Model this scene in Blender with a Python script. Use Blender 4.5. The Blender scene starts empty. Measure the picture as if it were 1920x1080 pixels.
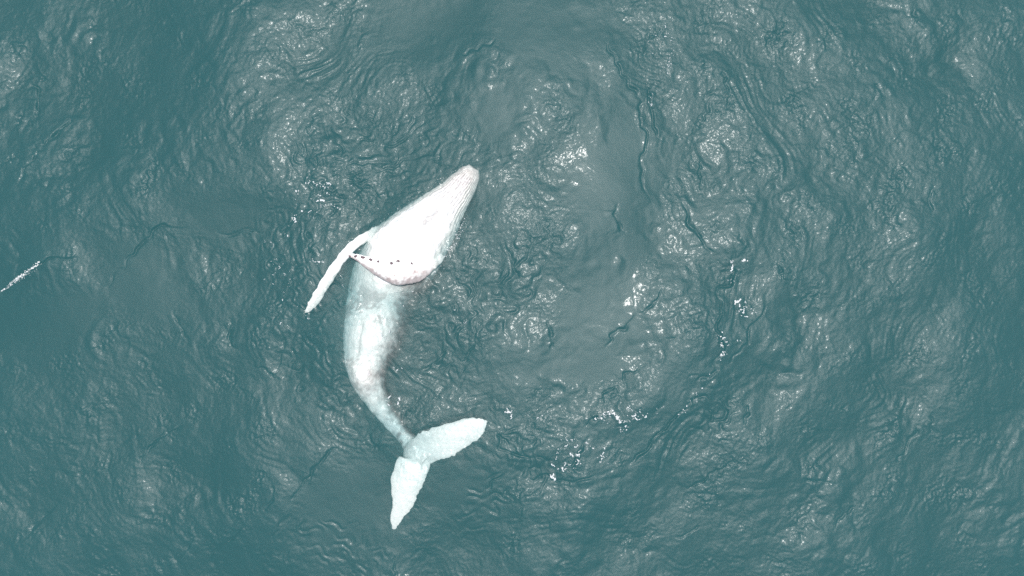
import bpy, math, random
import numpy as np
from mathutils import Vector

random.seed(7)
rng = np.random.default_rng(11)
scene = bpy.context.scene
col = scene.collection

# ---------------------------------------------------------------- camera, sky, sun, exposure
S = 0.015            # metres of sea per photo pixel
H = 22.0             # camera height over the water
cam_data = bpy.data.cameras.new('camera')
cam = bpy.data.objects.new('camera', cam_data)
col.objects.link(cam)
cam.location = (0, 0, H)
cam.rotation_euler = (0, 0, 0)
cam_data.sensor_fit = 'HORIZONTAL'
cam_data.angle = 2 * math.atan(960 * S / H)
cam_data.clip_start = 0.1
cam_data.clip_end = 6000
scene.camera = cam

SUN = Vector((0.055, 0.088, 1.0)).normalized()
world = bpy.data.worlds.new('World')
scene.world = world
world.use_nodes = True
wn = world.node_tree
wn.nodes.clear()
sky = wn.nodes.new('ShaderNodeTexSky')
sky.sky_type = 'NISHITA'
sky.sun_disc = False
sky.sun_elevation = math.asin(SUN.z)
sky.sun_rotation = math.atan2(SUN.x, SUN.y)
sky.air_density = 1.2
sky.dust_density = 3.0
bg = wn.nodes.new('ShaderNodeBackground')
bg.inputs['Strength'].default_value = 0.12
wo = wn.nodes.new('ShaderNodeOutputWorld')
wn.links.new(sky.outputs[0], bg.inputs[0])
wn.links.new(bg.outputs[0], wo.inputs[0])

sun_data = bpy.data.lights.new('sun', 'SUN')
sun_data.energy = 4.2
sun_data.angle = math.radians(0.55)
sun_data.color = (1.0, 0.965, 0.92)
sun = bpy.data.objects.new('sun', sun_data)
col.objects.link(sun)
sun.rotation_euler = SUN.to_track_quat('Z', 'Y').to_euler()
sun.location = (2, 2, 40)

scene.view_settings.view_transform = 'Standard'
scene.view_settings.look = 'None'
scene.view_settings.exposure = 0.0
scene.view_settings.gamma = 1.0
scene.view_settings.use_curve_mapping = False
scene.cycles.use_denoising = False
scene.cycles.volume_bounces = 3
scene.cycles.max_bounces = 8
scene.cycles.transparent_max_bounces = 8
scene.cycles.sample_clamp_indirect = 4.0


def wx(px, z=0.0): return (np.asarray(px, float) - 960) * S * (1 - np.asarray(z) / H)
def wy(py, z=0.0): return (540 - np.asarray(py, float)) * S * (1 - np.asarray(z) / H)


# ---------------------------------------------------------------- numeric helpers
def fft_noise(nx, ny, dx, lmin, lmax, power, ang=None, spread=0.0, seed=0):
    """random band-limited field, rms 1; ang = direction across the crests"""
    g = np.random.default_rng(seed)
    w = g.standard_normal((ny, nx))
    F = np.fft.rfft2(w)
    ky = np.fft.fftfreq(ny, dx)[:, None]
    kx = np.fft.rfftfreq(nx, dx)[None, :]
    k = np.sqrt(kx * kx + ky * ky) + 1e-9
    lam = 1 / k
    amp = k ** (-power)
    amp = amp * np.exp(-(lam / lmax) ** 4) * np.exp(-(lmin / lam) ** 4)
    if ang is not None:
        c = (kx * math.cos(ang) + ky * math.sin(ang)) / k
        amp = amp * (spread + (1 - spread) * c * c)
    f = np.fft.irfft2(F * amp, s=(ny, nx))
    return f / f.std()


def bil(F, u, v):
    """periodic bilinear lookup, u along columns"""
    ny, nx = F.shape
    u = np.mod(u, nx); v = np.mod(v, ny)
    i = np.floor(u).astype(int); j = np.floor(v).astype(int)
    a = u - i; b = v - j
    i %= nx; j %= ny
    i1 = (i + 1) % nx; j1 = (j + 1) % ny
    return (F[j, i] * (1 - a) + F[j, i1] * a) * (1 - b) + (F[j1, i] * (1 - a) + F[j1, i1] * a) * b


def sines(p, n, lo, hi, seed):
    """cheap smooth noise at points p (N,d), rms about 1"""
    g = np.random.default_rng(seed)
    out = np.zeros(len(p))
    for _ in range(n):
        d = g.standard_normal(p.shape[1]); d /= np.linalg.norm(d)
        k = 2 * math.pi / math.exp(g.uniform(math.log(lo), math.log(hi)))
        out += np.sin(p @ (d * k) + g.uniform(0, 6.283))
    return out / math.sqrt(n / 2)


def sm(a, b, x):
    t = np.clip((x - a) / (b - a), 0, 1)
    return t * t * (3 - 2 * t)


def resample(pts, n):
    """Catmull-Rom through rows of pts"""
    P = np.asarray(pts, float)
    P = np.vstack([2 * P[0] - P[1], P, 2 * P[-1] - P[-2]])
    m = len(P) - 3
    t = np.linspace(0, m - 1e-6, n)
    i = t.astype(int); f = (t - i)[:, None]
    p0, p1, p2, p3 = P[i], P[i + 1], P[i + 2], P[i + 3]
    return 0.5 * (2 * p1 + (p2 - p0) * f + (2 * p0 - 5 * p1 + 4 * p2 - p3) * f ** 2 + (3 * p1 - p0 - 3 * p2 + p3) * f ** 3)


# ---------------------------------------------------------------- the sea's height field
DX = 0.026
xs = np.arange(-15.6, 15.6 + DX / 2, DX)
ys = np.arange(-9.1, 9.1 + DX / 2, DX)
NX, NY = len(xs), len(ys)
X, Y = np.meshgrid(xs, ys)
PX = X / S + 960
PY = 540 - Y / S


def blob(cx, cy, rx, ry, rot=0.0):
    c, s = math.cos(rot), math.sin(rot)
    dx = PX - cx; dy = PY - cy
    u = (dx * c + dy * s) / rx; v = (-dx * s + dy * c) / ry
    return np.exp(-(u * u + v * v))


warpA = fft_noise(NX, NY, DX, 1.2, 6.0, 2.0, seed=1)
warpB = fft_noise(NX, NY, DX, 1.2, 6.0, 2.0, seed=2)
warpC = fft_noise(NX, NY, DX, 0.25, 1.2, 1.6, seed=3)
warpD = fft_noise(NX, NY, DX, 0.25, 1.2, 1.6, seed=4)

# slicks (smooth upwellings of the whale's movement) and rough patches
slick = np.zeros_like(X)
for b in ((1140, 400, 84, 165), (1115, 570, 88, 125), (1010, 60, 105, 115), (830, 40, 110, 70), (1170, 250, 45, 90),
          (930, 190, 50, 80), (1090, 690, 120, 30), (660, 960, 90, 80), (620, 510, 45, 45),
          (120, 600, 130, 60), (270, 560, 70, 100), (850, 930, 70, 45), (430, 410, 110, 40)):
    slick = np.maximum(slick, blob(*b))
slick = np.clip(slick * (1.55 + 0.35 * warpA) + 0.08 * warpC, 0, 1)
rough = np.zeros_like(X)
for cx, cy, rx, ry, w in ((1020, 430, 85, 120, 1.0), (1060, 550, 45, 45, .8), (640, 370, 110, 60, .6), (740, 200, 130, 60, .5),
                          (530, 560, 60, 130, .6), (1120, 715, 90, 35, .8), (1310, 580, 60, 70, .8), (1000, 780, 130, 60, .5),
                          (1240, 130, 60, 110, .6), (900, 560, 90, 100, .25), (880, 470, 40, 60, .45), (1330, 860, 110, 60, .5),
                          (1400, 180, 130, 140, .35), (1560, 380, 160, 140, .3), (820, 640, 80, 80, .4), (1000, 980, 200, 60, .35)):
    rough = np.maximum(rough, w * blob(cx, cy, rx, ry))

# long swell, defined everywhere
_g = np.random.default_rng(5)
SW = []
for _ in range(26):
    lam = math.exp(_g.uniform(math.log(2.6), math.log(11)))
    a = _g.normal(-0.5, 0.8)
    SW.append((math.cos(a) * 6.283 / lam, math.sin(a) * 6.283 / lam, _g.uniform(0, 6.283), 0.0036 * lam ** 0.9))


def swell(x, y):
    h = np.zeros_like(x)
    for kx, ky, ph, am in SW:
        h += am * np.sin(kx * x + ky * y + ph)
    return h


hz = swell(X, Y)


def put(f, slope, mask=1.0):
    """add field f scaled to a given rms slope"""
    global hz
    gy_, gx_ = np.gradient(f, DX)
    hz = hz + f * (slope / math.sqrt((gx_ * gx_ + gy_ * gy_).mean() / 2)) * mask


iX = (X - xs[0]) / DX; iY = (Y - ys[0]) / DX
act = (1 - 0.90 * slick)
# rounded mounds parted by thin creases
n1 = fft_noise(NX, NY, DX, 1.3, 5.0, 2.2, seed=21)
n1 = bil(n1, iX + 5 * warpC, iY + 5 * warpD)
put(np.sqrt(n1 ** 2 + 0.12 ** 2), 0.037, 0.25 + 0.75 * act)
n2 = fft_noise(NX, NY, DX, 0.7, 2.2, 2.2, seed=22)
n2 = bil(n2, iX + 3 * warpC, iY + 3 * warpD)
put(np.sqrt(n2 ** 2 + 0.15 ** 2), 0.029, act * np.clip(.65 + .5 * warpB, .1, 1.6))
put(fft_noise(NX, NY, DX, 0.9, 4.0, 2.5, seed=23), 0.042, 0.3 + 0.7 * act)

# ripples that run round the eddy: noise stretched along the circles
CX, CY = wx(1010), wy(500)
R = np.hypot(X - CX, Y - CY); TH = np.arctan2(Y - CY, X - CX)
Rw = R + 0.40 * warpA + 0.02 * warpC
TN = 1024
for lo, hi, stretch, am, sd in ((0.5, 1.8, 2.6, 0.022, 31), (0.14, 0.5, 2.4, 0.044, 32)):
    tile = fft_noise(TN, TN, 0.03, lo, hi, 2.0, ang=0.0, spread=0.25, seed=sd)
    vv = TH * 5.0 / stretch / 0.03 + 7 * warpB
    # blend two lookups so the seam of the angle never shows
    w = sm(2.4, 3.1, np.abs(TH))
    other = bil(tile, Rw / 0.03 + 300, (np.mod(TH + 6.2832, 6.2832)) * 5.0 / stretch / 0.03 + 7 * warpB + 211)
    f = bil(tile, Rw / 0.03, vv) * (1 - w) + other * w
    gate = np.clip(0.62 + 0.5 * fft_noise(NX, NY, DX, 1.0, 4.0, 2.0, seed=sd + 50), 0.22, 1.8)
    put(f, am, act * gate * (0.8 + 0.6 * rough) * sm(0.6, 3.0, R))

# short isotropic chop in gusty patches
gate = np.clip(0.10 + 0.62 * fft_noise(NX, NY, DX, 0.5, 2.6, 1.8, seed=61), 0.0, 2.0) ** 1.4
c1 = fft_noise(NX, NY, DX, 0.09, 0.6, 1.8, seed=41)
c1 = bil(c1, iX + 2 * warpD, iY + 2 * warpC)
outer = 0.72 + 0.28 * sm(2.5, 5, R) + 0.75 * sm(5, 13, R)          # the open water outside the eddy is choppier
put(c1, 0.050, act * outer * (0.36 + 0.60 * gate + 0.55 * rough))
c2 = fft_noise(NX, NY, DX, 0.075, 0.18, 1.0, seed=42)
put(c2, 0.050, act * outer * (0.42 + 0.60 * gate + 0.7 * rough))

# rings sent out by the flipper, the flank and the flukes
for cx, cy, r0, r1, lam, am, a0, a1 in ((665, 465, 70, 190, .24, .0085, 60, 300), (700, 440, 90, 200, .20, .006, 30, 160),
                                        (770, 640, 30, 150, .30, .008, -80, 60), (830, 560, 20, 120, .26, .008, -70, 70),
                                        (920, 500, 20, 130, .34, .009, -100, 60), (640, 660, 30, 140, .28, .009, 120, 290),
                                        (560, 470, 30, 120, .26, .007, 90, 300), (900, 870, 30, 160, .3, .010, -120, 60),
                                        (700, 180, 60, 300, .34, .008, 200, 340), (1340, 770, 10, 80, .34, .014, -180, 180),
                                        (640, 960, 30, 160, .30, .006, 180, 330)):
    rr = np.hypot(PX - cx, PY - cy) + 7 * warpC + 10 * warpA
    th = np.degrees(np.arctan2(-(PY - cy), PX - cx))
    mid = (a0 + a1) / 2
    dth = np.abs((th - mid + 180) % 360 - 180)
    g_ = sm(r0 * .6, r0 * 1.2, rr) * (1 - sm(r1 * .5, r1, rr)) * (1 - sm((a1 - a0) * .35, (a1 - a0) * .55, dth))
    ph = rr * S / lam * 6.283
    hz += am * g_ * (np.sin(ph) + 0.35 * np.sin(2 * ph + 1)) * np.clip(0.8 + 0.5 * warpD, 0.1, 2)

# the folds one can see: (points in photo pixels, depth)
FOLDS = [
    ([(1137, 83), (1150, 113), (1160, 132), (1185, 165), (1203, 187)], .055),
    ([(1203, 187), (1197, 213), (1203, 233), (1218, 255), (1204, 297), (1204, 333), (1210, 357), (1222, 381)], .065),
    ([(1210, 150), (1216, 170), (1222, 190), (1227, 240), (1238, 263)], .06),
    ([(1280, 375), (1298, 420), (1315, 448), (1332, 474)], .055),
    ([(1373, 448), (1376, 492), (1373, 523), (1351, 542), (1348, 564), (1346, 612), (1353, 656), (1343, 676), (1336, 698), (1298, 714)], .06),
    ([(1432, 564), (1432, 584), (1420, 600), (1407, 620), (1398, 648), (1379, 667), (1365, 678)], .055),
    ([(1457, 498), (1465, 512), (1470, 531)], .055), ([(1387, 437), (1392, 455), (1393, 470)], .045),
    ([(1300, 749), (1282, 771), (1244, 802), (1222, 829), (1196, 858), (1178, 869)], .065),
    ([(1209, 680), (1182, 701), (1172, 706), (1171, 727)], .055), ([(1164, 722), (1138, 733), (1122, 747)], .045),
    ([(922, 809), (936, 818), (942, 840), (978, 856), (1011, 860), (1038, 866)], .045),
    ([(989, 896), (1024, 894), (1044, 898), (1060, 902), (1087, 902), (1118, 887)], .055),
    ([(1042, 882), (1073, 871), (1084, 849), (1098, 831)], .06), ([(1095, 797), (1118, 784), (1140, 774)], .05),
    ([(1158, 385), (1155, 405), (1158, 420), (1171, 432)], .06),
    ([(1140, 653), (1148, 626), (1171, 615), (1191, 587)], .055), ([(1240, 540), (1222, 572), (1200, 590)], .035),
    ([(864, 680), (877, 665), (888, 640), (891, 610)], .045), ([(800, 690), (822, 672), (838, 655)], .045),
    ([(200, 537), (233, 493), (267, 460), (300, 428), (353, 428)], .06), ([(400, 440), (450, 435), (503, 438)], .04),
    ([(-20, 556), (27, 530), (53, 510), (80, 493), (110, 483), (143, 487)], .07),
    ([(40, 336), (63, 303), (73, 283)], .075), ([(80, 273), (95, 262), (110, 243), (128, 225)], .06), ([(28, 229), (43, 213)], .06),
    ([(63, 222), (68, 200), (67, 173), (55, 157)], .06), ([(0, 307), (22, 296), (32, 285)], .06), ([(70, 150), (84, 140)], .04),
    ([(640, 836), (620, 845), (600, 863), (580, 890), (566, 912), (550, 933)], .055), ([(515, 1000), (530, 980), (550, 960)], .03),
    ([(393, 1037), (423, 1017), (440, 1000), (457, 983)], .055), ([(263, 870), (275, 850), (290, 833), (320, 810), (345, 795)], .045),
    ([(500, 960), (512, 930), (518, 905)], .04), ([(110, 940), (80, 970), (60, 1000)], .035), ([(330, 1060), (350, 1030), (362, 1000)], .035),
    ([(1293, 920), (1310, 905), (1330, 893), (1370, 870)], .06), ([(1270, 1010), (1290, 1002), (1310, 990)], .045),
    ([(1683, 867), (1697, 847), (1710, 820), (1723, 797)], .055), ([(1573, 773), (1590, 760)], .05), ([(1740, 815), (1750, 795), (1745, 770)], .04),
    ([(1320, 770), (1333, 768), (1337, 785), (1330, 805)], .045), ([(1395, 760), (1400, 775), (1394, 800)], .045),
    ([(863, 97), (890, 94), (907, 90), (930, 77)], .04), ([(1355, 130), (1362, 150), (1372, 170)], .06), ([(1318, 240), (1321, 215), (1332, 190)], .035),
    ([(1312, 355), (1316, 320), (1320, 300)], .05), ([(1745, 405), (1742, 375), (1750, 350)], .045), ([(1758, 280), (1752, 265), (1748, 250)], .04),
    ([(1640, 175), (1645, 160), (1655, 180)], .04), ([(1716, 25), (1714, 40)], .05), ([(1025, 600), (1034, 630), (1040, 655)], .045),
    ([(960, 470), (967, 500), (975, 530)], .04), ([(1560, 1000), (1585, 958), (1610, 957)], .035), ([(1500, 905), (1530, 900), (1560, 908)], .035),
    ([(580, 480), (577, 465), (590, 450)], .05), ([(690, 818), (700, 835), (712, 845)], .04), ([(735, 1040), (740, 1065), (742, 1080)], .04),
    ([(430, 610), (428, 635), (442, 660)], .04), ([(320, 580), (335, 610), (345, 640)], .04), ([(475, 692), (500, 700), (512, 708)], .035),
    ([(520, 690), (533, 645), (540, 620)], .03), ([(1830, 620), (1815, 650), (1800, 690)], .03), ([(1790, 740), (1830, 750), (1870, 770)], .03),
]
for fi, (pts, dep) in enumerate(FOLDS):
    q = resample(pts, 14 * len(pts))
    q[:, 0] += 1.2 * np.sin(np.arange(len(q)) * 0.45 + fi) + rng.normal(0, .12, len(q))
    q[:, 1] += 1.2 * np.sin(np.arange(len(q)) * 0.38 + 2 * fi) + rng.normal(0, .12, len(q))
    x0, x1, y0, y1 = q[:, 0].min() - 60, q[:, 0].max() + 60, q[:, 1].min() - 60, q[:, 1].max() + 60
    ii = np.where((PX[0] > x0) & (PX[0] < x1))[0]; jj = np.where((PY[:, 0] > y0) & (PY[:, 0] < y1))[0]
    if len(ii) == 0 or len(jj) == 0: continue
    sl = np.s_[jj[0]:jj[-1] + 1, ii[0]:ii[-1] + 1]
    px = PX[sl] + 2.2 * warpC[sl]; py = PY[sl] + 2.2 * warpD[sl]
    best = np.full(px.shape, 1e9); side = np.zeros(px.shape); tt = np.zeros(px.shape)
    n = len(q) - 1
    for k in range(n):
        a = q[k]; d = q[k + 1] - a; L2 = d @ d + 1e-9
        t = np.clip(((px - a[0]) * d[0] + (py - a[1]) * d[1]) / L2, 0, 1)
        ex = px - a[0] - t * d[0]; ey = py - a[1] - t * d[1]
        dd = ex * ex + ey * ey
        m = dd < best
        best[m] = dd[m]
        side[m] = np.sign(d[0] * ey - d[1] * ex)[m]
        tt[m] = ((k + t) / n)[m]
    dist = np.sqrt(best)
    env = np.sin(np.clip(tt, 0, 1) * math.pi) ** 0.5 * np.clip(0.75 + 0.35 * np.sin(tt * 17 + fi), 0.2, 1.2)
    wdt = 2.0 + 0.9 * np.sin(tt * 9 + fi * 1.7)
    sgn = 1 if fi % 2 else -1
    prof = -0.75 * np.exp(-(dist / wdt) ** 2) + 0.40 * np.exp(-(dist / 16)) * (0.5 + 0.5 * np.tanh(sgn * side * dist / 2.5))
    hz[sl] += (1 - 0.45 * slick[sl]) * (1.35 if q[:, 0].mean() > 500 else 1.6) * dep * env * prof

# calm the dense patch into the plain swell at its rim
edge = np.minimum(np.minimum(X - xs[0], xs[-1] - X), np.minimum(Y - ys[0], ys[-1] - Y))
win = sm(0, 0.8, edge)
base = swell(X, Y)
hz = base + (hz - base - np.median(hz - base)) * win
# keep the film of water over the whale thin and quiet
overw = np.maximum.reduce([blob(800, 420, 75, 60, 2.2), blob(700, 600, 60, 110), blob(690, 690, 40, 50)])
hz = hz - np.clip(overw, 0, 1) * (base * 0.8 + 0.5 * (hz - base))
hz *= 1 - 0.0 * overw


def sea_z(x, y):
    return bil(hz, (np.asarray(x) - xs[0]) / DX, (np.asarray(y) - ys[0]) / DX)


# ---------------------------------------------------------------- node helpers
def mat(name):
    m = bpy.data.materials.new(name)
    m.use_nodes = True
    m.node_tree.nodes.clear()
    return m, m.node_tree.nodes, m.node_tree.links


def node(ns, kind, **kw):
    n = ns.new(kind)
    for k, v in kw.items():
        if k in n.inputs: n.inputs[k].default_value = v
        else: setattr(n, k, v)
    return n


def sea_material():
    m, N, L = mat('sea_water')
    tc = node(N, 'ShaderNodeTexCoord')
    nz = node(N, 'ShaderNodeTexNoise', Scale=9.0, Detail=1.5, Roughness=0.5, Distortion=0.5)
    L.new(tc.outputs['Object'], nz.inputs['Vector'])
    nb = node(N, 'ShaderNodeTexNoise', Scale=19.0, Detail=2.0, Roughness=0.6, Distortion=0.3)
    L.new(tc.outputs['Object'], nb.inputs['Vector'])
    at = node(N, 'ShaderNodeAttribute', attribute_name='chop')
    ad = node(N, 'ShaderNodeMath', operation='MULTIPLY_ADD')
    L.new(nb.outputs['Fac'], ad.inputs[0]); ad.inputs[1].default_value = 0.3
    L.new(nz.outputs['Fac'], ad.inputs[2])
    bd = node(N, 'ShaderNodeMath', operation='MULTIPLY')
    L.new(at.outputs['Fac'], bd.inputs[0]); bd.inputs[1].default_value = 0.011
    bp = node(N, 'ShaderNodeBump', Strength=1.0)
    L.new(ad.outputs[0], bp.inputs['Height']); L.new(bd.outputs[0], bp.inputs['Distance'])
    fr = node(N, 'ShaderNodeFresnel', IOR=1.34)
    L.new(bp.outputs[0], fr.inputs['Normal'])
    g1 = node(N, 'ShaderNodeBsdfGlossy', Roughness=0.105)
    g2 = node(N, 'ShaderNodeBsdfGlossy', Roughness=0.455)
    L.new(bp.outputs[0], g1.inputs['Normal']); L.new(bp.outputs[0], g2.inputs['Normal'])
    mg = node(N, 'ShaderNodeMixShader'); mg.inputs[0].default_value = 0.94
    L.new(g1.outputs[0], mg.inputs[1]); L.new(g2.outputs[0], mg.inputs[2])
    tr = node(N, 'ShaderNodeBsdfTransparent')
    df = node(N, 'ShaderNodeBsdfDiffuse'); df.inputs['Color'].default_value = (0.040, 0.110, 0.122, 1)
    L.new(bp.outputs[0], df.inputs['Normal'])
    mt = node(N, 'ShaderNodeMixShader'); mt.inputs[0].default_value = 0.15
    L.new(tr.outputs[0], mt.inputs[1]); L.new(df.outputs[0], mt.inputs[2])
    mx = node(N, 'ShaderNodeMixShader')
    L.new(fr.outputs[0], mx.inputs[0]); L.new(mt.outputs[0], mx.inputs[1]); L.new(mg.outputs[0], mx.inputs[2])
    vs = node(N, 'ShaderNodeVolumeScatter', Density=1.0, Anisotropy=0.1)
    vs.inputs['Color'].default_value = (0.130, 0.298, 0.298, 1)
    va = node(N, 'ShaderNodeVolumeAbsorption', Density=1.0)
    va.inputs['Color'].default_value = (0.32, 0.70, 0.73, 1)
    vol = node(N, 'ShaderNodeAddShader')
    L.new(vs.outputs[0], vol.inputs[0]); L.new(va.outputs[0], vol.inputs[1])
    out = node(N, 'ShaderNodeOutputMaterial')
    L.new(mx.outputs[0], out.inputs['Surface']); L.new(vol.outputs[0], out.inputs['Volume'])
    return m


# ---------------------------------------------------------------- the sea: one closed body of water out to the horizon
def grow(start, step, far):
    out = []; d = step; p = start
    while p < far:
        d *= 1.16; p += d; out.append(p)
    return np.array(out)


ex = grow(xs[-1], DX * 2, 2500); ey = grow(ys[-1], DX * 2, 2500)
gx = np.concatenate([-ex[::-1], xs, ex]); gy = np.concatenate([-ey[::-1], ys, ey])
gx[:len(ex)] = xs[0] - (ex[::-1] - xs[-1]); gy[:len(ey)] = ys[0] - (ey[::-1] - ys[-1])
GX, GY = np.meshgrid(gx, gy)
GZ = swell(GX, GY)
far = np.maximum(np.abs(GX) - 40, np.abs(GY) - 40)
GZ *= 1 - sm(0, 60, far)
GZ[len(ey):len(ey) + NY, len(ex):len(ex) + NX] = hz
chop = np.full(GX.shape, 0.7)
chop[len(ey):len(ey) + NY, len(ex):len(ex) + NX] = np.clip(0.16 + act * (0.26 + 0.6 * rough + 0.75 * gate), 0, 2) * (1 - 0.75 * np.clip(overw, 0, 1))
gny, gnx = GX.shape
top = np.stack([GX.ravel(), GY.ravel(), GZ.ravel()], 1)
idx = np.arange(gny * gnx).reshape(gny, gnx)
quads = np.stack([idx[:-1, :-1], idx[:-1, 1:], idx[1:, 1:], idx[1:, :-1]], -1).reshape(-1, 4)
ring = np.concatenate([idx[0, :], idx[1:, -1], idx[-1, -2::-1], idx[-2:0:-1, 0]])
nb_ = len(ring)
low = top[ring].copy(); low[:, 2] = -30
b0 = len(top)
bi = np.arange(b0, b0 + nb_)
nxt = np.roll(np.arange(nb_), -1)
sides = np.stack([ring, bi, bi[nxt], ring[nxt]], 1)
cen = b0 + nb_
verts = np.vstack([top, low, [[0, 0, -30]]])
tris = np.stack([bi[nxt], bi, np.full(nb_, cen)], 1)


def mesh_np(name, verts, quads, tris=None):
    me = bpy.data.meshes.new(name)
    nq = len(quads); nt = 0 if tris is None else len(tris)
    me.vertices.add(len(verts)); me.vertices.foreach_set('co', np.ascontiguousarray(verts, np.float32).ravel())
    loops = quads.ravel() if nt == 0 else np.concatenate([quads.ravel(), tris.ravel()])
    me.loops.add(len(loops)); me.loops.foreach_set('vertex_index', loops.astype(np.int32))
    me.polygons.add(nq + nt)
    st = np.arange(nq) * 4
    if nt: st = np.concatenate([st, nq * 4 + np.arange(nt) * 3])
    me.polygons.foreach_set('loop_start', st.astype(np.int32))
    me.polygons.foreach_set('use_smooth', np.ones(nq + nt, bool))
    me.update(calc_edges=True)
    me.validate()
    return me


sea_me = mesh_np('sea', verts, np.vstack([quads, sides]), tris)
at = sea_me.attributes.new('chop', 'FLOAT', 'POINT')
at.data.foreach_set('value', np.concatenate([chop.ravel(), np.zeros(nb_ + 1)]).astype(np.float32))
sea_me.materials.append(sea_material())
sea = bpy.data.objects.new('sea', sea_me)
col.objects.link(sea)
sea['kind'] = 'structure'
sea['label'] = 'teal green open sea with ripples, folds, slicks and small sun glints'
sea['category'] = 'sea'

# ---------------------------------------------------------------- the whale: one skin over spine, flippers and flukes
# spine, belly up: photo x, photo y, half width (px), height of the belly over the water (m)
SPINE = [(888, 313, 11, .02), (883, 321, 18, .05), (871, 337, 26, .06), (851, 362, 32, .07), (826, 389, 44, .16), (802, 415, 55, .26), (773, 446, 66, .33),
         (742, 483, 76, .30), (716, 526, 70, -.04), (704, 568, 66, -.24), (697, 605, 62, -.08), (690, 640, 57, -.005), (684, 672, 48, -.05),
         (683, 703, 37, .00), (695, 735, 28, -.15), (714, 767, 21, -.30), (739, 799, 17, -.40), (762, 826, 16, -.40), (779, 846, 31, -.27), (797, 864, 20, -.20)]
FLIP_A = [(708, 430, 7, -.40), (692, 440, 8, -.15), (672, 453, 8.5, -.01), (651, 471, 8.5, .08), (627, 503, 9.5, .06), (604, 540, 9.5, .03),
          (586, 569, 8, .01), (577, 581, 5, -.01), (573, 587, 2, -.04)]
FLIP_B = [(826, 474, 12, -.15), (803, 493, 17, .04), (776, 508, 21, .30), (746, 513, 21, .48), (713, 504, 16, .50), (685, 490.5, 10, .50), (661, 479.5, 5, .49),
          (648, 474, 1.5, .48)]
FLUKE_A = [(768, 848, 18, -0.33), (793, 842, 30, -0.25), (812, 835, 31, -0.18), (835, 827, 31, -0.13), (860, 817, 28, -0.12), (882, 806, 24, -0.13),
           (898, 798, 17, -0.14), (908, 792, 9, -0.16), (913, 789, 3, -0.18)]
FLUKE_B = [(776, 843, 16, -.50), (778, 862, 30, -0.25), (768, 885, 32, -0.17), (760, 916, 29, -0.13), (755, 942, 21, -0.12), (747, 961, 15, -0.13),
           (741, 978, 11, -0.14), (738, 993, 4, -0.16)]


def sweep(pts, n, m, thick, edge=None, tilt=0.0):
    """closed tube; thick(t, hw) gives the half height; z of the row is the height of its top"""
    q = resample(pts, n)
    t = np.linspace(0, 1, n)
    hw = np.maximum(q[:, 2], 0.8) * S
    ht = thick(t, hw)
    zt = q[:, 3]
    zc = zt - ht
    c = np.stack([wx(q[:, 0], zt), wy(q[:, 1], zt), zc], 1)
    T = np.gradient(c, axis=0); T[:, 2] *= 0.6
    T /= np.linalg.norm(T, axis=1)[:, None]
    side = np.cross(T, [0, 0, 1.0]); side /= np.linalg.norm(side, axis=1)[:, None]
    up = np.cross(side, T)
    side, up = side * math.cos(tilt) + up * math.sin(tilt), up * math.cos(tilt) - side * math.sin(tilt)
    a = np.arange(m) / m * 2 * math.pi
    V = []
    for i in range(n):
        w = np.full(m, hw[i])
        if edge is not None: w = edge(t[i], a, w)
        V.append(c[i] + np.outer(np.cos(a) * w, side[i]) + np.outer(np.sin(a) * ht[i], up[i]))
    V = np.vstack(V + [c[:1], c[-1:]])
    id_ = np.arange(n * m).reshape(n, m)
    r = np.roll(id_, -1, 1)
    Q = np.stack([id_[:-1], r[:-1], r[1:], id_[1:]], -1).reshape(-1, 4)
    T3 = np.vstack([np.stack([r[0], id_[0], np.full(m, n * m)], 1), np.stack([id_[-1], r[-1], np.full(m, n * m + 1)], 1)])
    return V, Q, T3, dict(c=c, hw=hw, ht=ht, side=side, up=up, T=T)


def knobs(t, a, w):            # lumpy leading edge of a flipper (cos a > 0 is one edge)
    lump = np.exp(-((np.mod(t * 11, 1) - .5) / .28) ** 2)
    return w * (1 + np.where(np.cos(a) > 0.3, 0.16 * lump, 0.05 * math.sin(t * 37)))


def knobs_b(t, a, w):
    lump = np.exp(-((np.mod(t * 12, 1) - .5) / .28) ** 2)
    return w * (1 + np.where(np.cos(a) > 0.3, 0.10 * lump, 0.04 * math.sin(t * 31)))


def ragged(seed, sg):
    g = np.random.default_rng(int(seed * 10))
    kk = g.uniform(30, 120, 5); pp = g.uniform(0, 6, 5); k2 = g.uniform(25, 90, 4); p2 = g.uniform(0, 6, 4)

    def f(t, a, w):
        back = 0.020 * np.sin(1.1 * kk * t + pp).sum() + 0.06 * math.sin(t * 19 + seed)
        lead = 0.022 * np.sin(k2 * t + p2).sum()
        return w * (1 + np.where(np.cos(a) * sg > 0, back * sm(.15, .4, t), lead))
    return f


def flat(k, lo=0.03):
    return lambda t, hw: np.maximum(hw * k, 0.015) * (0.35 + 0.65 * np.sin(np.clip(t, 0, 1) * math.pi * 0.92 + 0.25) ** 0.6) + lo * hw.clip(0, .2)


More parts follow.
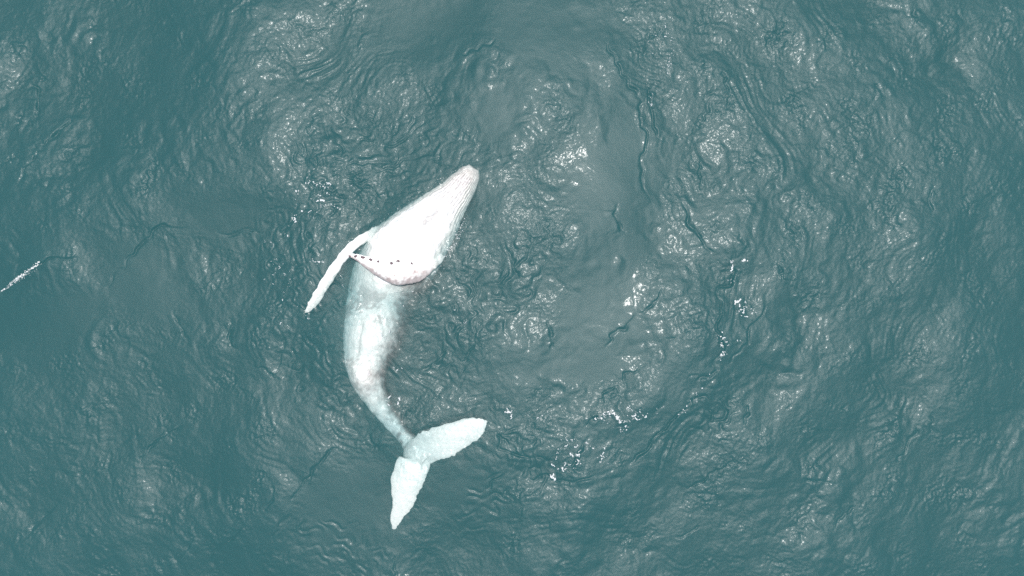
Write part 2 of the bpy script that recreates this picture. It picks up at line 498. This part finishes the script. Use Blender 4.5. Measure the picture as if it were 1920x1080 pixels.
parts = [sweep(SPINE, 260, 72, lambda t, hw: hw * (0.80 + 0.10 * np.sin(t * 3.1)) * (1 - .72 * sm(.90, .97, t))),
         sweep(FLIP_A, 120, 32, flat(.42), knobs, .38),
         sweep(FLIP_B, 120, 32, flat(.40), knobs_b),
         sweep(FLUKE_A, 120, 40, flat(.13), ragged(1.0, 1)),
         sweep(FLUKE_B, 120, 40, flat(.13), ragged(2.3, -1))]
V = []; Q = []; T3 = []; off = 0
for v, q, t3, _ in parts:
    V.append(v); Q.append(q + off); T3.append(t3 + off); off += len(v)
raw = mesh_np('whale_raw', np.vstack(V), np.vstack(Q), np.vstack(T3))
tmp = bpy.data.objects.new('whale_raw', raw)
col.objects.link(tmp)
md = tmp.modifiers.new('remesh', 'REMESH'); md.mode = 'VOXEL'; md.voxel_size = 0.019; md.use_smooth_shade = True
ms = tmp.modifiers.new('smooth', 'SMOOTH'); ms.iterations = 4; ms.factor = 0.5
dg = bpy.context.evaluated_depsgraph_get()
body_me = bpy.data.meshes.new_from_object(tmp.evaluated_get(dg))
bpy.data.objects.remove(tmp); bpy.data.meshes.remove(raw)
body_me.name = 'humpback_whale'
nv = len(body_me.vertices)
co = np.empty(nv * 3, np.float32); body_me.vertices.foreach_get('co', co); co = co.reshape(-1, 3).astype(float)
nr = np.empty(nv * 3, np.float32); body_me.vertices.foreach_get('normal', nr); nr = nr.reshape(-1, 3).astype(float)


def locate(info, p):
    """nearest station on a limb: t in 0..1, sideways and upward offsets in half widths"""
    c = info['c']; n = len(c)
    k = np.empty(len(p), int)
    for s in range(0, len(p), 20000):
        d = ((p[s:s + 20000, None, :2] - c[None, :, :2]) ** 2).sum(-1)
        k[s:s + 20000] = d.argmin(1)
    r = p - c[k]
    u = (r * info['side'][k]).sum(1) / info['hw'][k]
    v = (r * info['up'][k]).sum(1) / info['ht'][k]
    w = (r * info['T'][k]).sum(1) / info['hw'][k]
    return k / (n - 1), u, v, np.sqrt(u * u + v * v + 0.3 * w * w)


loc = [locate(p[3], co) for p in parts]
score = np.stack([l[3] for l in loc], 1)
score[:, 0] -= 0.02
limb = score.argmin(1)
t0, u0, v0, _ = loc[0]
onbody = limb == 0
phi = np.arctan2(u0, v0)                      # 0 on the belly line

# throat pleats: lengthwise furrows between chin and chest
pleat = onbody * sm(.02, .06, t0) * (1 - sm(.30, .40, t0)) * (1 - sm(1.3, 1.7, np.abs(phi)))
fur = np.cos(phi * 34 + 0.9 * np.sin(t0 * 30) + .6 * sines(co, 20, .3, 1.0, 15)) * (1 - 0.75 * sm(.16, .26, t0))
lum = sines(co, 24, .18, .7, 3)
fine = sines(co, 24, .06, .18, 4)
disp = 0.012 * pleat * fur
disp += lum * np.select([onbody, limb <= 2], [.008, .007], .002) + fine * np.where(limb <= 2, .003, .001)
# the sunken seam down the belly behind the chest and the knob near the navel
midn = sines(co, 40, .12, .5, 9)
seam = onbody * np.exp(-((u0 - .30) / .08) ** 2) * sm(.50, .55, t0) * (1 - sm(.61, .66, t0))
disp -= 0.04 * seam
disp += onbody * 0.08 * np.exp(-((u0 - .22 + .09 * midn) / .27) ** 2) * np.exp(-((t0 - .675 + .006 * lum) / .021) ** 2)
# the fold in the middle of the throat
crease = onbody * np.exp(-((u0 - .02 - .9 * (t0 - .25) + .03 * midn) / .06) ** 2) * sm(.19, .22, t0) * (1 - sm(.27, .29, t0))
disp -= 0.05 * crease
co2 = co + nr * disp[:, None]
body_me.vertices.foreach_set('co', co2.astype(np.float32).ravel())
body_me.update()

# pigment: 0 white .. 1 slate brown, own markings with some shade painted in; blush: pink of the flipper's edge
ROLL = 1.0
bigp = sines(co, 30, .5, 1.6, 8); midp = sines(co, 40, .12, .5, 9); smp = sines(co, 40, .05, .14, 10)
roll = 0.05 + 0.55 * sm(.30, .41, t0) * ROLL
halfband = 1.55 - 0.66 * sm(.29, .40, t0)
pig_shade = sm(0, .95, np.abs(phi - roll) - halfband + .04 + .07 * bigp + .08 * midp)
pig_shade = np.maximum(pig_shade, 0.42 * sm(.4, 1.3, bigp + .5 * midp + 1.1 * np.exp(-((t0 - .49) / .03) ** 2)) * sm(.43, .46, t0) * (1 - sm(.51, .545, t0)))
pig_shade = np.maximum(pig_shade, .22 * seam)  # the sunken seam is darkened in the colour too
knob_ = np.exp(-((u0 - .22) / .34) ** 2) * np.exp(-((t0 - .675) / .024) ** 2)
pig_shade = np.maximum(pig_shade, onbody * (.27 + .12 * midp) * sm(.632, .65, t0 + .006 * midp) * (1 - sm(.72, .80, t0)) * (1 - sm(.15, .55, knob_)))
pig_shade = np.maximum(pig_shade, (0.16 + .14 * midp) * sm(.74, .80, t0) * onbody)
pig_shade = pig_shade * (1 - .85 * sm(.90, .95, t0) * onbody)
pig_shade = np.maximum(pig_shade, (0.45 + .2 * midp) * sm(.82, .88, t0) * (1 - .8 * sm(.90, .95, t0)) * onbody * sm(-.5, .6, u0 + .3 * midp))
pig_shade = np.maximum(pig_shade, onbody * (0.26 + .16 * sm(.2, 1.2, midp + .4 * smp)) * (1 - sm(.12, .25, t0 + .03 * midp - .03 * u0)))  # mottled grey skin, deepened to dim the bright head
pig_shade = np.maximum(pig_shade, .48 * np.clip(.8 + .5 * midp, .1, 1.3) * pleat * sm(.1, .9, -fur) * (1 - sm(.17, .27, t0)))
pig_shade = np.maximum(pig_shade, .45 * crease)  # shade inside the throat fold, painted into the skin colour
pig_shade = np.maximum(pig_shade, .30 * onbody * sm(.3, 1, midp) * np.exp(-((t0 - .035) / .02) ** 2))
blush = 0.05 * sm(.03, .08, t0) * (1 - sm(.14, .2, t0)) * onbody
tb, ub, vb, _ = loc[2]
onB = limb == 2
low_edge = ub                                    # + side = lower margin in the picture is found below
sgnB = 1.0
pig_shade = np.where(onB, 0, pig_shade); blush = np.where(onB, 0, blush)
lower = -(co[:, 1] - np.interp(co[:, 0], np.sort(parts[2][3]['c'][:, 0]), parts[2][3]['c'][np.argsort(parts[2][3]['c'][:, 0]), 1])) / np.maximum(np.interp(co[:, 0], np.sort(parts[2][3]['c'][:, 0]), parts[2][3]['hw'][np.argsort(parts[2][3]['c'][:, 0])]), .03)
pig_shade = np.where(onB, sm(.04, .30, tb) * np.clip(.66 * sm(.25, .8, lower + .15 * midp + .06 * smp) * (1 - .4 * sm(.8, .97, tb)), 0, 1), pig_shade)  # shaded underside of the flipper, painted as a grey lower margin
blush = np.where(onB, sm(.0, .25, tb) * np.clip((.15 + .08 * midp) * sm(-.7, .3, lower), 0, 1), blush)
for li in (1, 3, 4):
    tl, ul, vl, _ = loc[li]
    m = limb == li
    pl = 0.05 * sm(.5, 1.6, midp + .5 * smp) + (0.26 * (1 - sm(.02, .16, tl)) if li > 1 else 0)
    pig_shade = np.where(m, pl, pig_shade); blush = np.where(m, 0, blush)
for nm, val in (('pigment_shade', pig_shade), ('blush', blush), ('pleat', pleat)):
    a_ = body_me.attributes.new(nm, 'FLOAT', 'POINT')
    a_.data.foreach_set('value', np.clip(val, 0, 1).astype(np.float32))


def whale_material():
    m, N, L = mat('whale_skin')
    tc = node(N, 'ShaderNodeTexCoord')
    a1 = node(N, 'ShaderNodeAttribute', attribute_name='pigment_shade')
    a2 = node(N, 'ShaderNodeAttribute', attribute_name='blush')
    nz = node(N, 'ShaderNodeTexNoise', Scale=14.0, Detail=4.0, Roughness=0.6)
    L.new(tc.outputs['Object'], nz.inputs['Vector'])
    mr = node(N, 'ShaderNodeMapRange')
    L.new(nz.outputs['Fac'], mr.inputs[0]); mr.inputs[1].default_value = .3; mr.inputs[2].default_value = .75
    mr.inputs[3].default_value = 0.0; mr.inputs[4].default_value = 1.0
    w = node(N, 'ShaderNodeMix', data_type='RGBA')
    w.inputs[6].default_value = (0.83, 0.84, 0.82, 1); w.inputs[7].default_value = (0.64, 0.66, 0.65, 1)
    L.new(mr.outputs[0], w.inputs[0])
    p = node(N, 'ShaderNodeMix', data_type='RGBA')
    p.inputs[7].default_value = (0.66, 0.40, 0.35, 1)
    L.new(a2.outputs['Fac'], p.inputs[0]); L.new(w.outputs[2], p.inputs[6])
    d = node(N, 'ShaderNodeMix', data_type='RGBA')
    d.inputs[7].default_value = (0.150, 0.108, 0.108, 1)
    L.new(a1.outputs['Fac'], d.inputs[0]); L.new(p.outputs[2], d.inputs[6])
    bp = node(N, 'ShaderNodeBump', Strength=0.5, Distance=0.012)
    L.new(nz.outputs['Fac'], bp.inputs['Height'])
    b = node(N, 'ShaderNodeBsdfPrincipled', Roughness=0.32)
    b.inputs['Specular IOR Level'].default_value = 0.45
    L.new(d.outputs[2], b.inputs['Base Color']); L.new(bp.outputs[0], b.inputs['Normal'])
    out = node(N, 'ShaderNodeOutputMaterial')
    L.new(b.outputs[0], out.inputs['Surface'])
    return m


skin = whale_material()
body_me.materials.clear(); body_me.materials.append(skin)
for pl_ in (body_me.polygons,):
    pl_.foreach_set('material_index', np.zeros(len(body_me.polygons), np.int32))
    pl_.foreach_set('use_smooth', np.ones(len(body_me.polygons), bool))
whale = bpy.data.objects.new('humpback_whale', body_me)
col.objects.link(whale)
whale['label'] = 'white humpback whale lying belly up at the surface of teal water'
whale['category'] = 'whale'


def simple(name, colr, rough_=.5, spec=.4):
    m, N, L = mat(name)
    tc = node(N, 'ShaderNodeTexCoord')
    nz = node(N, 'ShaderNodeTexNoise', Scale=40.0, Detail=3.0)
    L.new(tc.outputs['Object'], nz.inputs['Vector'])
    mx = node(N, 'ShaderNodeMix', data_type='RGBA')
    mx.inputs[6].default_value = (*[c * .85 for c in colr], 1); mx.inputs[7].default_value = (*colr, 1)
    L.new(nz.outputs['Fac'], mx.inputs[0])
    b = node(N, 'ShaderNodeBsdfPrincipled', Roughness=rough_)
    b.inputs['Specular IOR Level'].default_value = spec
    L.new(mx.outputs[2], b.inputs['Base Color'])
    out = node(N, 'ShaderNodeOutputMaterial'); L.new(b.outputs[0], out.inputs['Surface'])
    return m


# knobs on the folded flipper
def dome(cx, cy, cz, r, hgt, seed, nseg=10, nring=4, squash=1.0, rot=0.0):
    g = np.random.default_rng(seed)
    lob = 1 + .22 * np.sin(np.arange(nseg) / nseg * 6.283 * 2 + g.uniform(0, 6)) + g.normal(0, .12, nseg)
    vs = [(cx, cy, cz + hgt)]
    for k in range(1, nring + 1):
        f = k / nring
        for j in range(nseg):
            a = j / nseg * 6.283
            rr = r * math.sin(f * math.pi / 2) * (lob[j] * f + 1 - f)
            x_, y_ = math.cos(a) * rr, math.sin(a) * rr * squash
            vs.append((cx + x_ * math.cos(rot) - y_ * math.sin(rot), cy + x_ * math.sin(rot) + y_ * math.cos(rot),
                       cz + hgt * math.cos(f * math.pi / 2) - (hgt * .6 if k == nring else 0)))
    fs = [(0, 1 + j, 1 + (j + 1) % nseg) for j in range(nseg)]
    for k in range(nring - 1):
        for j in range(nseg):
            a, b = 1 + k * nseg + j, 1 + k * nseg + (j + 1) % nseg
            fs.append((a, a + nseg, b + nseg, b))
    return vs, fs


dg = bpy.context.evaluated_depsgraph_get()
knob_mat = simple('tubercle_skin', (0.13, 0.085, 0.10))
for i, (kx, ky, kr) in enumerate(((656, 480, 2.2), (667, 480.5, 3.2), (680, 482.5, 3.8), (695, 487, 3.8), (709, 490.5, 2.6), (734, 494, 3.2), (746, 490, 3.8),
                                  (772, 494, 2.6))):
    o_ = Vector((0, 0, H)); tgt = Vector((float(wx(kx, .5)), float(wy(ky, .5)), .5))
    hit, p_, n_, _ = whale.ray_cast(o_, (tgt - o_).normalized())
    z_ = p_.z if hit else .45
    vs, fs = dome(float(wx(kx, z_)), float(wy(ky, z_)), z_, kr * S * .95, kr * S * .7, 100 + i, squash=.8, rot=-.3)
    me = bpy.data.meshes.new('tubercle'); me.from_pydata(vs, [], fs)
    for pl_ in me.polygons: pl_.use_smooth = True
    me.materials.append(knob_mat)
    o = bpy.data.objects.new('tubercle', me); col.objects.link(o); o.parent = whale

# ---------------------------------------------------------------- foam
foam_mat = simple('foam', (0.66, 0.69, 0.69), .8, .2)


def foam(label, flecks):
    """flecks: photo x, y, radius px, squash, turn"""
    VV = []; FF = []
    for i, (fx, fy, fr, sq, rt) in enumerate(flecks):
        x_, y_ = float(wx(fx)), float(wy(fy))
        z_ = float(sea_z(x_, y_))
        vs, fs = dome(x_, y_, z_ + .002, fr * S * .92, fr * S * .25 + .004, random.randrange(1 << 30), 9, 3, sq, rt)
        # drape over the water
        a = np.array(vs); a[:, 2] += sea_z(a[:, 0], a[:, 1]) - z_
        o = len(VV); VV += a.tolist(); FF += [tuple(k + o for k in f) for f in fs]
    me = bpy.data.meshes.new('foam_patch'); me.from_pydata(VV, [], FF)
    for pl_ in me.polygons: pl_.use_smooth = True
    me.materials.append(foam_mat)
    o = bpy.data.objects.new('foam_patch', me); col.objects.link(o)
    o['label'] = label; o['category'] = 'foam'; o['kind'] = 'stuff'; o['group'] = 'white foam patches on the sea'
    return o


def line(pts, n, jit, r0, r1, dens=1.0):
    q = resample(pts, n); out = []
    for k, p in enumerate(q):
        if random.random() > dens: continue
        a = q[min(k + 1, n - 1)] - q[max(k - 1, 0)]
        rt = -math.atan2(a[1], a[0])
        r = r0 + (r1 - r0) * random.random() ** 2.2
        out.append((p[0] + random.gauss(0, jit), p[1] + random.gauss(0, jit), r, random.uniform(.4, .9), rt + random.gauss(0, .4)))
    return out


def lump(cx, cy, sx, sy, n, r0, r1):
    out = []
    # little chains that branch, so the patch is lacy rather than dotted
    k = 0
    while k < n:
        x_, y_ = random.gauss(cx, sx), random.gauss(cy, sy)
        d = random.uniform(0, 6.28); m = random.randint(1, 4); r = r0 + (r1 - r0) * random.random() ** 2.5
        for _ in range(m):
            out.append((x_, y_, r * random.uniform(.6, 1.1), random.uniform(.5, 1), -d))
            x_ += math.cos(d) * r * 1.3; y_ += math.sin(d) * r * 1.3; d += random.gauss(0, .7); k += 1
    return out


foam('thin white line of foam on the breaking crest at the far left edge',
     line([(-30, 560), (10, 541), (27, 529), (45, 515)], 60, 1.0, .8, 2.4) + line([(27, 529), (53, 511), (82, 493)], 70, 1.8, .7, 2.6) + line([(20, 535), (50, 521), (75, 505)], 20, 1.5, .5, 1.0))
foam('specks of foam in curved rows above the long thin flipper',
     lump(590, 365, 20, 22, 60, .7, 2.6) + line([(560, 352), (555, 375), (548, 410), (540, 445)], 20, 5, .5, 2.6, .8) + line([(588, 342), (605, 350), (618, 345)], 14, 2, .8, 2.2)
     + line([(600, 388), (615, 385), (632, 384)], 14, 2, .7, 1.6) + lump(660, 340, 36, 22, 34, .5, 1.1) + lump(549, 410, 3, 4, 10, 1.0, 2.6))
foam('scattered tiny foam specks left of the long thin flipper',
     lump(515, 485, 22, 34, 70, .45, 1.3) + lump(545, 550, 14, 30, 26, .4, 1.1) + line([(583, 488), (596, 492), (606, 490)], 16, 1.5, .9, 2.4))
foam('small foam clots right of the peduncle beside the tail stock',
     lump(735, 752, 7, 10, 18, .8, 2.0) + lump(745, 693, 6, 3, 14, .8, 1.8) + lump(722, 632, 4, 3, 10, .6, 1.5) + line([(718, 628), (735, 640), (750, 642)], 10, 2, .5, 1.0))
foam('single bright foam splash just right of the upper fluke tip', lump(956, 773, 4.0, 3.5, 24, .8, 2.4))
foam('foam clot where two dark folds meet at right of centre',
     lump(1374, 500, 4.5, 5, 24, .9, 2.6) + lump(1396, 488, 3, 1.5, 8, 1.0, 2.8) + lump(1372, 526, 4, 2.5, 12, .6, 1.4))
foam('loose foam blobs just below the meeting of the two folds',
     lump(1382, 567, 2, 3, 8, 1.4, 3.0) + lump(1396, 580, 8, 6, 26, .8, 2.6) + lump(1412, 585, 3, 4, 8, .7, 1.6) + lump(1393, 594, 3, 3, 6, .8, 2))
foam('broken foam dots along the lower part of the curved fold',
     lump(1352, 638, 6, 8, 26, .7, 2.0) + lump(1355, 662, 4, 6, 18, .7, 1.9) + lump(1384, 636, 6, 7, 14, .5, 1.4) + line([(1340, 690), (1300, 745), (1275, 778)], 40, 3, .4, 1.7, .6))
foam('lacy foam arc spread over the water below centre',
     line([(1118, 784), (1130, 779), (1138, 774), (1150, 774), (1156, 784), (1162, 790)], 46, 2, .8, 2.8) + lump(1140, 783, 12, 5, 30, .6, 1.9) + lump(1194, 777, 9, 6, 44, .6, 1.9)
     + lump(1168, 806, 6, 6, 34, .5, 1.4) + line([(1160, 789), (1180, 790)], 12, 2, .8, 1.7) + lump(1184, 765, 6, 4, 14, .6, 1.6) + lump(1232, 770, 12, 6, 14, .5, 1.4))
foam('foam trail with bright clots down to the bottom centre fold',
     lump(1036, 890, 2.2, 2.5, 10, 1.6, 3.4) + lump(1055, 876, 7, 5, 36, .8, 2.4) + lump(1083, 860, 6, 8, 34, .8, 2.2) + lump(1133, 857, 9, 5, 30, .6, 1.6)
     + line([(1040, 862), (1045, 848), (1058, 838), (1068, 828)], 26, 2, .6, 1.8, .8) + lump(1066, 823, 6, 2, 10, .8, 2.2) + lump(1105, 836, 18, 10, 26, .5, 1.7) + lump(1020, 783, 14, 5, 20, .5, 1.4))
foam('fine foam dots along the upper right fold near the top edge',
     lump(1235, 75, 9, 14, 26, .5, 1.4) + line([(1257, 60), (1260, 85), (1252, 120), (1255, 140)], 36, 4, .5, 1.4) + lump(1222, 190, 3, 10, 14, .5, 1.2))
foam('tiny foam dots round the right side of the belly in the water',
     lump(860, 566, 8, 6, 12, .5, 1.5) + lump(868, 602, 3, 4, 8, .6, 1.4) + lump(752, 560, 8, 6, 14, .4, 1.0))
foam('fine white wash where the water laps round the right side of the chest',
     line([(872, 415), (858, 440), (846, 462), (834, 484)], 90, 4.0, .4, 1.3) + lump(806, 502, 13, 8, 60, .4, 1.5) + lump(752, 552, 10, 8, 26, .35, 1.0))
foam('fine white wash along the upper left side of the head and chest',
     line([(858, 318), (822, 341), (780, 370), (742, 393), (705, 420)], 70, 3.0, .35, .9, .7))
foam('tiny foam beads in the gap between the long flipper and the belly',
     line([(640, 512), (642, 525), (644, 540)], 16, 2, .4, 1.0) + lump(655, 530, 8, 12, 16, .3, .8) + lump(578, 588, 7, 4, 16, .4, 1.1))
